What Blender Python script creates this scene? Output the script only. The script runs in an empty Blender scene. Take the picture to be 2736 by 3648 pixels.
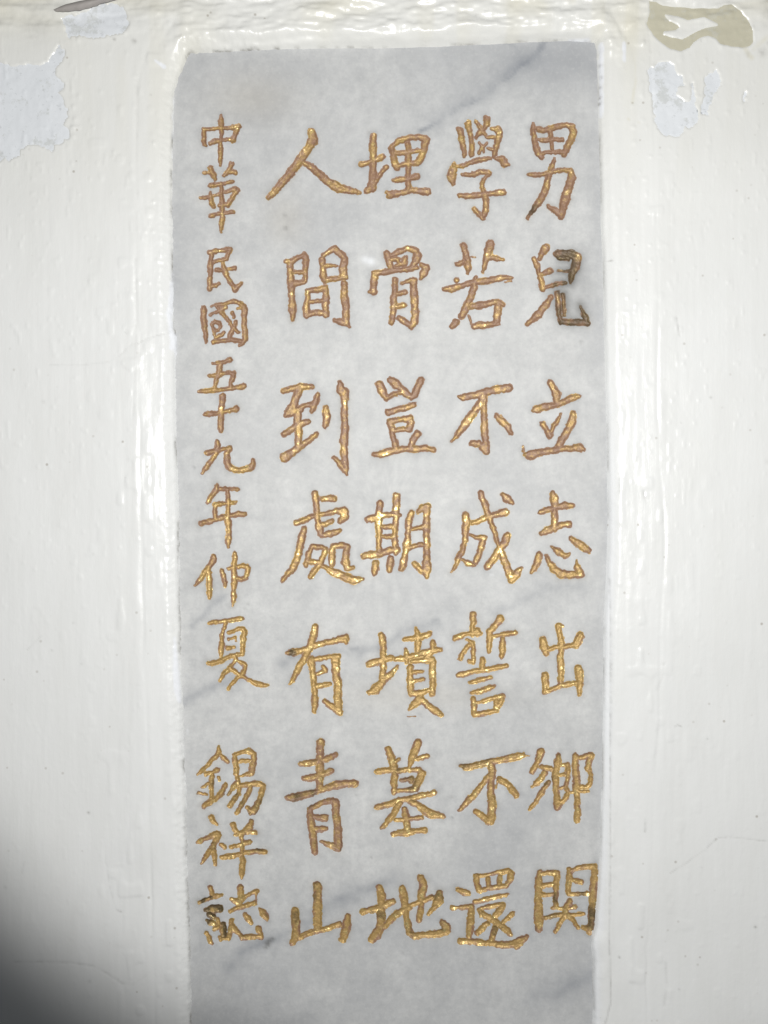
import bpy, math
import numpy as np

# ------------------------------------------------------------------ camera, world, lamp, exposure
C = bpy.context.scene.collection
sc = bpy.context.scene
S = 0.0002                      # metres per unit of the layout drawing
CX, CY = 1368.0, 1824.0         # centre of the view in layout units
CAM_D = 0.72

cam = bpy.data.cameras.new('camera'); co = bpy.data.objects.new('camera', cam); C.objects.link(co)
co.location = (0, -CAM_D, 0); co.rotation_euler = (math.radians(90), 0, 0)
cam.sensor_fit = 'VERTICAL'; cam.sensor_height = 24
cam.lens = 12.0 / (CY * S / CAM_D)
cam.clip_start = 0.01; cam.clip_end = 50
sc.camera = co

w = bpy.data.worlds.new('World'); sc.world = w; w.use_nodes = True
bg = w.node_tree.nodes['Background']; bg.inputs[0].default_value = (0.92, 0.96, 1.0, 1); bg.inputs[1].default_value = 0.075

fl = bpy.data.lights.new('camera_flash', 'SPOT'); fo = bpy.data.objects.new('camera_flash', fl); C.objects.link(fo)
fl.energy = 23.0; fl.color = (1.0, 0.99, 0.965); fl.shadow_soft_size = 0.012
fl.spot_size = math.radians(83.5); fl.spot_blend = 0.29
fo.location = (0.045, -CAM_D, 0.085)
tgt = np.array([0.100, 0.0, 0.120]); d = tgt - np.array(fo.location)
from mathutils import Vector
fo.rotation_euler = Vector(d).to_track_quat('-Z', 'Y').to_euler()

sc.view_settings.view_transform = 'Standard'; sc.view_settings.look = 'None'
sc.view_settings.exposure = 0.0; sc.view_settings.gamma = 1.0
sc.view_settings.use_curve_mapping = False

# ------------------------------------------------------------------ helpers
_rng = np.random.default_rng(7)
_T = _rng.random((512, 512)).astype(np.float32)

def vn(x, y, sx, sy=None, seed=0):
    """smooth value noise, -1..1, cell size sx by sy"""
    if sy is None: sy = sx
    x = x / sx + seed * 17.37 + 1000.0; y = y / sy + seed * 9.71 + 1000.0
    ix = np.floor(x).astype(np.int64); iy = np.floor(y).astype(np.int64)
    fx = x - ix; fy = y - iy
    fx = fx * fx * fx * (fx * (fx * 6 - 15) + 10); fy = fy * fy * fy * (fy * (fy * 6 - 15) + 10)
    a = _T[ix % 512, iy % 512]; b = _T[(ix + 1) % 512, iy % 512]
    c = _T[ix % 512, (iy + 1) % 512]; e = _T[(ix + 1) % 512, (iy + 1) % 512]
    return ((a * (1 - fx) + b * fx) * (1 - fy) + (c * (1 - fx) + e * fx) * fy) * 2 - 1

def fbm(x, y, s, n=3, seed=0, ay=1.0):
    v = 0; a = 1; t = 0
    for k in range(n):
        v = v + a * vn(x, y, s, s * ay, seed + k * 3); t += a; a *= .5; s = s * .5
    return v / t

def sstep(a, b, v):
    t = np.clip((v - a) / (b - a), 0, 1); return t * t * (3 - 2 * t)

def seg_d(x, y, ax, ay, bx, by, ra=0.0, rb=0.0):
    dx, dy = bx - ax, by - ay; L = dx * dx + dy * dy + 1e-9
    t = np.clip(((x - ax) * dx + (y - ay) * dy) / L, 0, 1)
    return np.hypot(x - ax - t * dx, y - ay - t * dy) - (ra + (rb - ra) * t)

def line_d(x, y, pts):
    """distance to a polyline [(x, y), ...] or, with radii, [(x, y, r), ...]"""
    out = np.full(x.shape, 1e9)
    for p, q in zip(pts[:-1], pts[1:]):
        r0 = p[2] if len(p) > 2 else 0; r1 = q[2] if len(q) > 2 else 0
        m = 60 + r0 + r1
        sel = (x > min(p[0], q[0]) - m) & (x < max(p[0], q[0]) + m) & (y > min(p[1], q[1]) - m) & (y < max(p[1], q[1]) + m)
        if sel.any():
            out[sel] = np.minimum(out[sel], seg_d(x[sel], y[sel], p[0], p[1], q[0], q[1], r0, r1))
    return out

def poly_sd(x, y, pts):
    """signed distance to a closed polygon, negative inside"""
    d = np.full(x.shape, 1e9); inside = np.zeros(x.shape, bool)
    n = len(pts)
    for i in range(n):
        (ax, ay), (bx, by) = pts[i], pts[(i + 1) % n]
        d = np.minimum(d, seg_d(x, y, ax, ay, bx, by))
        if ay != by:
            c = ((ay > y) != (by > y)) & (x < (bx - ax) * (y - ay) / (by - ay) + ax)
            inside ^= c
    return np.where(inside, -d, d)

def W(x, y, h):
    return np.stack([(x - CX) * S, -h * S, (CY - y) * S], -1)

def link(name, me, mat, parent=None):
    o = bpy.data.objects.new(name, me); C.objects.link(o)
    if mat: me.materials.append(mat)
    if parent: o.parent = parent
    return o

def raw_mesh(name, co, quads, attrs=None, smooth=True):
    me = bpy.data.meshes.new(name)
    quads = np.asarray(quads, np.int32)
    n = quads.shape[1]
    me.vertices.add(len(co)); me.vertices.foreach_set('co', np.asarray(co, np.float32).ravel())
    me.loops.add(quads.size); me.loops.foreach_set('vertex_index', quads.ravel())
    me.polygons.add(len(quads))
    me.polygons.foreach_set('loop_start', np.arange(0, quads.size, n, dtype=np.int32))
    me.polygons.foreach_set('use_smooth', np.full(len(quads), smooth))
    for k, v in (attrs or {}).items():
        a = me.attributes.new(k, 'FLOAT', 'POINT'); a.data.foreach_set('value', np.asarray(v, np.float32).ravel())
    me.update(calc_edges=True); me.validate()
    return me

def grid_part(x, y, h, keep, attrs=None):
    """cells of a (ny, nx) grid selected by keep (ny-1, nx-1) -> compact verts, quads, attrs"""
    ny, nx = x.shape
    idx = np.arange(ny * nx).reshape(ny, nx)
    q = np.stack([idx[:-1, :-1], idx[1:, :-1], idx[1:, 1:], idx[:-1, 1:]], -1)[keep]
    used = np.unique(q); remap = np.zeros(ny * nx, np.int64); remap[used] = np.arange(len(used))
    co = W(x.ravel()[used], y.ravel()[used], h.ravel()[used])
    at = {k: v.ravel()[used] for k, v in (attrs or {}).items()}
    return co, remap[q], at

def merge(parts):
    cos, qs, ats = [], [], {}
    off = 0
    for co, q, at in parts:
        cos.append(co); qs.append(q + off); off += len(co)
        for k, v in at.items(): ats.setdefault(k, []).append(v)
    return np.concatenate(cos), np.concatenate(qs), {k: np.concatenate(v) for k, v in ats.items()}

# ------------------------------------------------------------------ materials
class NT:
    def __init__(s, name):
        s.m = bpy.data.materials.new(name); s.m.use_nodes = True
        s.t = s.m.node_tree; s.b = s.t.nodes['Principled BSDF']
        s.co = s.n('ShaderNodeTexCoord').outputs['Object']
    def n(s, t, **k):
        o = s.t.nodes.new(t)
        for a, v in k.items(): setattr(o, a, v)
        return o
    def l(s, a, b): s.t.links.new(a, b)
    def noise(s, scale, detail=4, rough=.6, vec=None, stretch=None):
        o = s.n('ShaderNodeTexNoise'); o.inputs['Scale'].default_value = scale
        o.inputs['Detail'].default_value = detail; o.inputs['Roughness'].default_value = rough
        v = vec or s.co
        if stretch:
            mp = s.n('ShaderNodeMapping'); mp.inputs['Scale'].default_value = stretch; s.l(v, mp.inputs[0]); v = mp.outputs[0]
        s.l(v, o.inputs['Vector']); return o.outputs['Fac']
    def attr(s, name):
        o = s.n('ShaderNodeAttribute'); o.attribute_name = name; return o.outputs['Fac']
    def ramp(s, f, stops):
        o = s.n('ShaderNodeValToRGB'); e = o.color_ramp.elements
        while len(e) < len(stops): e.new(.5)
        for i, (p, c) in enumerate(stops):
            e[i].position = p; e[i].color = c if len(c) == 4 else (*c, 1)
        s.l(f, o.inputs[0]); return o.outputs[0]
    def mix(s, f, a, b, mode='MIX'):
        o = s.n('ShaderNodeMix', data_type='RGBA', blend_type=mode)
        for v, k in ((f, 0), (a, 6), (b, 7)):
            if hasattr(v, 'is_linked'): s.l(v, o.inputs[k])
            else: o.inputs[k].default_value = v if k == 0 else (*v, 1)
        return o.outputs[2]
    def math(s, op, a, b=0.0, clamp=False):
        o = s.n('ShaderNodeMath', operation=op, use_clamp=clamp)
        for v, k in ((a, 0), (b, 1)):
            if hasattr(v, 'is_linked'): s.l(v, o.inputs[k])
            else: o.inputs[k].default_value = v
        return o.outputs[0]
    def bump(s, h, strength, dist, prev=None):
        o = s.n('ShaderNodeBump'); o.inputs['Strength'].default_value = strength; o.inputs['Distance'].default_value = dist
        s.l(h, o.inputs['Height'])
        if prev: s.l(prev, o.inputs['Normal'])
        return o.outputs[0]
    def out(s, col=None, rough=None, normal=None):
        if col is not None: s.l(col, s.b.inputs['Base Color'])
        if rough is not None:
            if hasattr(rough, 'is_linked'): s.l(rough, s.b.inputs['Roughness'])
            else: s.b.inputs['Roughness'].default_value = rough
        if normal is not None: s.l(normal, s.b.inputs['Normal'])
        return s.m

def wall_material():
    t = NT('cream_gloss_paint')
    big = t.noise(7, 3, .5)
    base = t.mix(big, (.83, .84, .84), (.80, .808, .80))
    yel = t.attr('yellow')
    base = t.mix(t.math('MULTIPLY', yel, .75), base, (.72, .69, .56))
    white = t.attr('primer')
    base = t.mix(white, base, (.86, .88, .92))
    st = t.noise(14, 5, .65, stretch=(3, 1, .7))
    base = t.mix(t.math('MULTIPLY', t.ramp(st, [(.42, (0, 0, 0)), (.75, (1, 1, 1))]), .16), base, (.60, .60, .56))
    sp = t.n('ShaderNodeTexVoronoi'); sp.inputs['Scale'].default_value = 95; t.l(t.co, sp.inputs['Vector'])
    spk = t.ramp(sp.outputs['Distance'], [(0, (1, 1, 1)), (.065, (.7, .7, .7)), (.12, (0, 0, 0))])
    gate = t.ramp(t.noise(31, 2, .5), [(.50, (0, 0, 0)), (.66, (1, 1, 1))])
    base = t.mix(t.math('MULTIPLY', t.math('MULTIPLY', spk, gate), .55), base, (.22, .17, .11))
    dirt = t.attr('dirt')
    dn = t.math('MULTIPLY', dirt, t.ramp(t.noise(260, 3, .7), [(.3, (.35, .35, .35)), (.6, (1, 1, 1))]))
    base = t.mix(dn, base, (.13, .12, .10))
    n1 = t.bump(t.noise(60, 3, .6, stretch=(3.5, 1, .35)), .16, .0010)
    n2 = t.bump(t.noise(150, 3, .65, stretch=(1.3, 1, 1)), .26, .0006, n1)
    n2 = t.bump(t.noise(420, 4, .7, stretch=(1, 1, .3)), .13, .0004, n2)
    r = t.ramp(t.noise(40, 3, .6), [(.3, (.20, .20, .20)), (.7, (.36, .36, .36))])
    return t.out(base, r, n2)

def primer_material(name, c1, c2, spots, rough):
    t = NT(name)
    b = t.mix(t.noise(45, 4, .6), c1, c2)
    rem = t.ramp(t.noise(70, 5, .7), [(.56, (0, 0, 0)), (.62, (1, 1, 1))])
    b = t.mix(t.math('MULTIPLY', rem, spots * 2.4), b, (.60, .62, .615))
    f = t.ramp(t.noise(330, 4, .7), [(.60, (0, 0, 0)), (.68, (1, 1, 1))])
    b = t.mix(t.math('MULTIPLY', f, spots), b, (.36, .37, .38))
    return t.out(b, rough, t.bump(t.noise(220, 4, .65), .25, .0006))

def marble_material():
    t = NT('grey_marble')
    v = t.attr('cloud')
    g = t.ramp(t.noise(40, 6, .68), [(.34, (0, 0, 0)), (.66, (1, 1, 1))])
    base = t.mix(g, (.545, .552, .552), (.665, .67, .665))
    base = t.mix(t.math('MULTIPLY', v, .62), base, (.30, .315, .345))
    fine = t.noise(150, 5, .75)
    base = t.mix(t.math('MULTIPLY', t.ramp(fine, [(.36, (1, 1, 1)), (.60, (0, 0, 0))]), .34), base, (.36, .37, .385))
    fl2 = t.noise(330, 4, .7)
    base = t.mix(t.math('MULTIPLY', t.ramp(fl2, [(.52, (0, 0, 0)), (.70, (1, 1, 1))]), .24), base, (.70, .70, .68))
    vein = t.attr('vein')
    base = t.mix(t.math('MULTIPLY', vein, t.ramp(t.noise(60, 4, .6), [(.3, (.6, .6, .6)), (.65, (1, 1, 1))])), base, (.16, .18, .22))
    tan = t.attr('tan')
    base = t.mix(t.math('MULTIPLY', tan, .5), base, (.50, .44, .33))
    st = t.attr('stain')
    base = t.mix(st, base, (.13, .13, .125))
    ch = t.attr('chip')
    base = t.mix(ch, base, (.82, .84, .87))
    n = t.bump(t.noise(300, 4, .7), .18, .0004)
    n = t.bump(t.noise(30, 2, .5), .10, .002, n)
    return t.out(base, t.ramp(fine, [(.3, (.60, .60, .60)), (.7, (.72, .72, .72))]), n)

def gold_material():
    t = NT('gold_paint')
    e = t.attr('edge'); tone = t.attr('tone'); dk = t.attr('dark')
    brown = t.mix(t.noise(200, 3, .6), (.23, .125, .075), (.38, .235, .155))
    gold = t.mix(t.noise(320, 3, .7), (.40, .25, .095), (.60, .42, .17))
    nz = t.math('ADD', t.math('ADD', t.math('MULTIPLY', t.noise(260, 3, .7), .75), t.math('MULTIPLY', t.noise(85, 3, .6), 1.1)), t.math('MULTIPLY', tone, .55))
    f = t.math('SUBTRACT', t.math('SUBTRACT', nz, .12), t.math('MULTIPLY', e, .42))
    f = t.ramp(f, [(.69, (0, 0, 0)), (1.0, (1, 1, 1))])
    base = t.mix(f, brown, gold)
    gl = t.math('MULTIPLY', f, t.ramp(t.noise(210, 3, .7), [(.55, (0, 0, 0)), (.68, (1, 1, 1))]))
    base = t.mix(gl, base, (.88, .70, .32))  # glints painted into the colour as pale gold noise spots
    dn = t.math('ADD', dk, t.math('MULTIPLY', t.noise(130, 3, .65), 1.0))
    dn = t.ramp(dn, [(.60, (0, 0, 0)), (.92, (1, 1, 1))])
    base = t.mix(t.math('MULTIPLY', dn, .85), base, (.10, .075, .045))
    t.l(t.math('ADD', t.math('MULTIPLY', f, .35), t.math('MULTIPLY', gl, .4)), t.b.inputs['Metallic'])
    n = t.bump(t.noise(420, 4, .7), .55, .0007)
    n = t.bump(t.noise(160, 2, .6), .3, .001, n)
    return t.out(base, t.math('SUBTRACT', .50, t.math('MULTIPLY', gl, .18)), n)

def plain_material(name, c, rough, c2=None, scale=120):
    t = NT(name)
    return t.out(t.mix(t.noise(scale, 4, .65), c, c2 or c), rough, t.bump(t.noise(300, 3, .6), .2, .0005))

M_WALL = wall_material()
M_PRIMER = primer_material('pale_blue_primer', (.80, .825, .86), (.70, .73, .765), .30, .5)
M_VARNISH = primer_material('beige_undercoat', (.60, .575, .46), (.53, .51, .40), .10, .22)
M_MARBLE = marble_material()
M_GOLD = gold_material()
M_FLAKE = plain_material('dirty_paint_underside', (.27, .245, .235), .6, (.42, .40, .38))
M_BACK = plain_material('rough_plaster_core', (.5, .49, .46), .8)

# ------------------------------------------------------------------ the outline of the bare marble
OUT = [(676,191),(820,186),(960,177),(1160,173),(1368,172),(1530,168),(1700,160),(1900,150),(2030,147),(2118,152),
       (2126,180),(2128,300),(2130,400),(2135,550),(2140,800),(2146,900),(2150,1100),(2155,1300),(2160,1500),(2163,1800),(2163,1950),
       (2155,2120),(2149,2250),(2147,2550),(2143,2800),(2136,3050),(2129,3150),(2119,3300),(2106,3340),(2106,3370),(2113,3420),(2108,3500),(2112,3560),(2110,3700),(2108,4200),
       (690,4200),(685,3700),(682,3560),(680,3420),(676,3280),(668,3100),(666,2960),(662,2800),(654,2640),(652,2500),(647,2400),(645,2250),(641,2100),(640,2000),(638,1850),(634,1700),(628,1500),
       (626,1300),(632,1230),(627,1180),(618,1150),(617,900),(614,760),(614,600),(617,430),(622,330),(636,280),(650,250),(664,215)]

def slab_sd(x, y):
    d = poly_sd(x, y, OUT)
    left = x < 1000
    jag = 2.2 * vn(x, y, 14, 14, 3) + 1.6 * vn(x, y, 6, 6, 4)
    smooth = 1.2 * vn(x, y, 60, 60, 5)
    near = np.abs(d) < 60
    return np.where(near, d + np.where(left, jag, smooth + .25 * jag), d)

# patches of the wall where a coat of paint has come away
PATCH = {
 'left': [(-200,228),(0,228),(30,242),(60,258),(85,250),(110,240),(150,246),(175,238),(190,215),(207,198),(225,180),(240,200),(234,235),(212,262),(216,290),(245,312),(238,335),(222,345),(240,372),(252,395),(256,430),(240,455),(262,480),(256,512),(232,520),(205,528),(203,560),(180,548),(150,532),(118,530),(95,545),(80,572),(50,582),(0,588),(-200,590)],
 'top': [(232,72),(262,78),(300,62),(340,52),(380,34),(425,26),(452,44),(462,80),(470,105),(460,132),(432,140),(420,152),(380,150),(345,156),(300,148),(255,150),(240,130),(234,100)],
 'right': [(2298,250),(2318,252),(2340,233),(2368,231),(2388,246),(2398,268),(2418,292),(2424,318),(2402,328),(2404,352),(2424,372),(2448,368),(2452,300),(2462,340),(2470,400),(2480,424),(2462,470),(2444,482),(2434,470),(2420,496),(2395,506),(2368,502),(2338,496),(2326,460),(2318,410),(2308,360),(2304,300)],
 'small': [(2500,292),(2518,272),(2542,258),(2558,276),(2554,322),(2536,350),(2518,392),(2508,424),(2484,420),(2478,398),(2496,352)],
 'tiny': [(2634,342),(2644,332),(2651,352),(2642,376),(2636,392),(2628,384)],
}
VARN = [(2296,26),(2326,30),(2350,42),(2400,48),(2460,50),(2540,52),(2566,40),(2592,36),(2622,60),(2650,92),(2668,128),(2672,168),(2660,180),(2630,188),(2600,184),(2572,180),(2552,176),(2538,158),(2510,146),(2484,152),(2460,168),(2448,188),(2414,200),(2376,192),(2350,172),(2316,144),(2290,104),(2302,64)]
ISLE = [(2358,74),(2400,80),(2436,94),(2494,84),(2548,108),(2500,118),(2470,130),(2440,146),(2418,156),(2388,150),(2352,142),(2356,130),(2396,126),(2414,114),(2372,94)]

def patch_sd(x, y, key):
    d = poly_sd(x, y, PATCH[key]); return d + 5 * vn(x, y, 22, 22, 8) + 4.5 * vn(x, y, 9, 9, 9) + 7 * np.maximum(vn(x, y, 14, 40, 13) - .2, 0)
def varn_sd(x, y):
    d = poly_sd(x, y, VARN); i = poly_sd(x, y, ISLE)
    return np.maximum(d, -i) + 1.5 * vn(x, y, 26, 26, 11)

def wall_h(x, y, s):
    """height of the painted wall over the marble face, s = distance outside the marble outline"""
    h = 5.0 * vn(x, y, 700, 900, 21) + 2.2 * vn(x, y, 260, 420, 22)
    xe = sstep(560, 680, x) * sstep(2260, 2120, x); topw = np.maximum(sstep(235, 150, y) * xe, sstep(200, 40, y) * .8)
    side = 1 - topw
    # raised mortar border sloping down towards the marble
    lft = x < 1368
    wd = np.where(lft, 120 + 8 * vn(x, y, 300, 400, 23) + 5 * vn(x, y, 60, 110, 48), 185 + 14 * vn(x, y, 300, 500, 24))
    t = np.clip(s / wd, 0, 1)
    h += 15 * side * (t ** .95) * np.where(lft, 1, .9) * (1 - .45 * sstep(1900, 2700, y)) * (1 + .35 * vn(x, y, 500, 230, 37))
    h += side * 1.6 * (sstep(0, 22, s - wd) - 1) * np.where(lft, 1, .5) * (.6 + .6 * vn(x, y, 90, 300, 47))
    h -= side * 2.4 * np.exp(-((s - wd) / 5.0) ** 2) * (0.35 + .65 * sstep(-.2, .5, vn(x, y, 80, 260, 25)))
    # brush marks running down the sides
    near = .22 + .78 * np.exp(-np.maximum(s - 20, 0) / 260.)
    h += side * near * (.75 * vn(x, y, 34, 240, 26) + .55 * vn(x, y, 13, 150, 27) + .6 * vn(x, y, 46, 90, 38))
    h += side * .8 * np.exp(-s / 150.) * (1.5 * vn(x, y, 52, 170, 29) + 1.0 * vn(x, y, 30, 60, 39))
    # beads and runs
    b = vn(x, y, 34, 60, 30); h += side * np.exp(-np.abs(s - 130) / 200.) * 2.6 * sstep(.55, .9, b)
    b = vn(x, y, 13, 26, 31); h += side * (1.6 - 1.0 * sstep(1200, 2600, y)) * .9 * sstep(.66, .95, b)
    # thick brushed band along the top
    tw = topw
    yy = y + .03 * (x - 1300) + 10 * vn(x, y, 260, 200, 32)
    h += tw * (12 + 5.5 * vn(x, yy, 190, 34, 33) + 3.2 * vn(x, yy, 90, 17, 34) + 2.2 * vn(x, yy, 40, 11, 35) + 1.6 * vn(x, y, 18, 13, 49) + 4.5 * vn(x, y, 70, 40, 36))
    h += tw * 14 * sstep(0, 60, s)
    # lip at the marble edge
    lip = sstep(0, 7, s)
    h = (h + 26) * lip * .5 + (h + 26) * .5 * sstep(0, 45, s)
    h = np.maximum(h, 1.5 + 0 * h)
    h = np.where(s < 7, np.minimum(h, 1.1 * s), h) if False else h
    h = np.where(s < 0, 1.4 * s, np.minimum(h, 1.4 * s + .02 * s * s))
    return h

# hairline cracks, joints and scratches in the paint: polyline, width, dirt strength, depth
LINES = [
 ([(2168,2060),(2171,2250),(2172,2500),(2170,2750),(2169,3000),(2167,3250),(2164,3330),(2169,3420),(2170,3560),(2160,3600),(2146,3648),(2140,3800)], 3.0, .42, 2.0),
 ([(2380,3100),(2440,3062),(2500,3018),(2550,2975),(2590,2972),(2660,2980),(2760,2990)], 2.4, .30, .8),
 ([(60,3412),(180,3411),(270,3414),(350,3428),(405,3462),(440,3488),(480,3492),(515,3472),(538,3452)], 3.4, .22, 1.2),
 ([(385,3000),(388,3080),(402,3160),(424,3232)], 2.2, .18, .6),
 ([(455,1190),(462,1195)], 2.0, .5, .4),
 ([(492,250),(494,420),(496,560),(498,720)], 3.0, .14, 1.0),
 ([(492,930),(494,1150),(490,1300),(486,1500)], 3.4, .16, 1.6),
 ([(500,1230),(540,1208),(600,1192),(618,1180)], 2.2, .28, .8),
 ([(180,1306),(300,1306),(400,1295),(440,1270),(482,1230)], 2.6, .16, 1.0),
 ([(630,1178),(636,1210),(630,1250)], 4.0, .75, 2.0),
 ([(2146,935),(2176,934)], 3.0, .8, 1.0),
 ([(2400,1140),(2410,1200)], 4.0, .35, 2.0),
 ([(2262,1630),(2256,1670)], 3.0, .45, 1.0),
 ([(2284,1750),(2290,1790)], 5.0, .45, 2.0),
 ([(2200,1640),(2198,1760)], 3.0, .25, 1.2),
 ([(2290,2910),(2293,2940),(2290,2955)], 4.0, .30, 1.0),
 ([(2355,2360),(2350,2410),(2334,2452)], 5.0, .18, 1.6),
 ([(2340,2560),(2330,2650),(2322,2740)], 5.0, .12, 1.6),
 ([(2365,3420),(2368,3500),(2358,3570)], 5.0, .14, 1.4),
 ([(2395,2582),(2405,2576),(2418,2582)], 2.4, .5, .5),
 ([(1690,78),(1735,60)], 4.0, .30, 2.0),
 ([(860,184),(895,180)], 5.0, .8, .5),
 ([(470,2430),(536,2440)], 2.0, .1, .4),
 ([(110,2310),(150,2270),(160,2262)], 2.4, .22, .4),
 ([(88,3100),(98,3060)], 3.0, .22, .4),
 ([(426,3230),(440,3236)], 3.5, .6, .3),
 ([(648,2270),(652,2400),(655,2550),(660,2640),(664,2700)], 3.0, .50, 1.0),
]
SPOTS = [(2680,3290,5,.6),(2200,3398,4,.6),(2510,2625,4,.5),(2520,1420,5,.5),(2416,1510,3,.4),(325,2886,5,.5),(300,2360,5,.35),(197,2312,4,.45),(330,3478,6,.35),
         (30,3150,5,.3),(343,1972,4,.35),(272,2215,4,.3),(168,1435,6,.3),(2490,3080,3,.3),(2410,3510,4,.4),(2730,1650,14,.30),(2728,70,30,.5),(2700,205,16,.35),
         (150,125,46,.18),(520,20,30,.12),(2650,210,9,.3),(2150,60,14,.15)]
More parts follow.
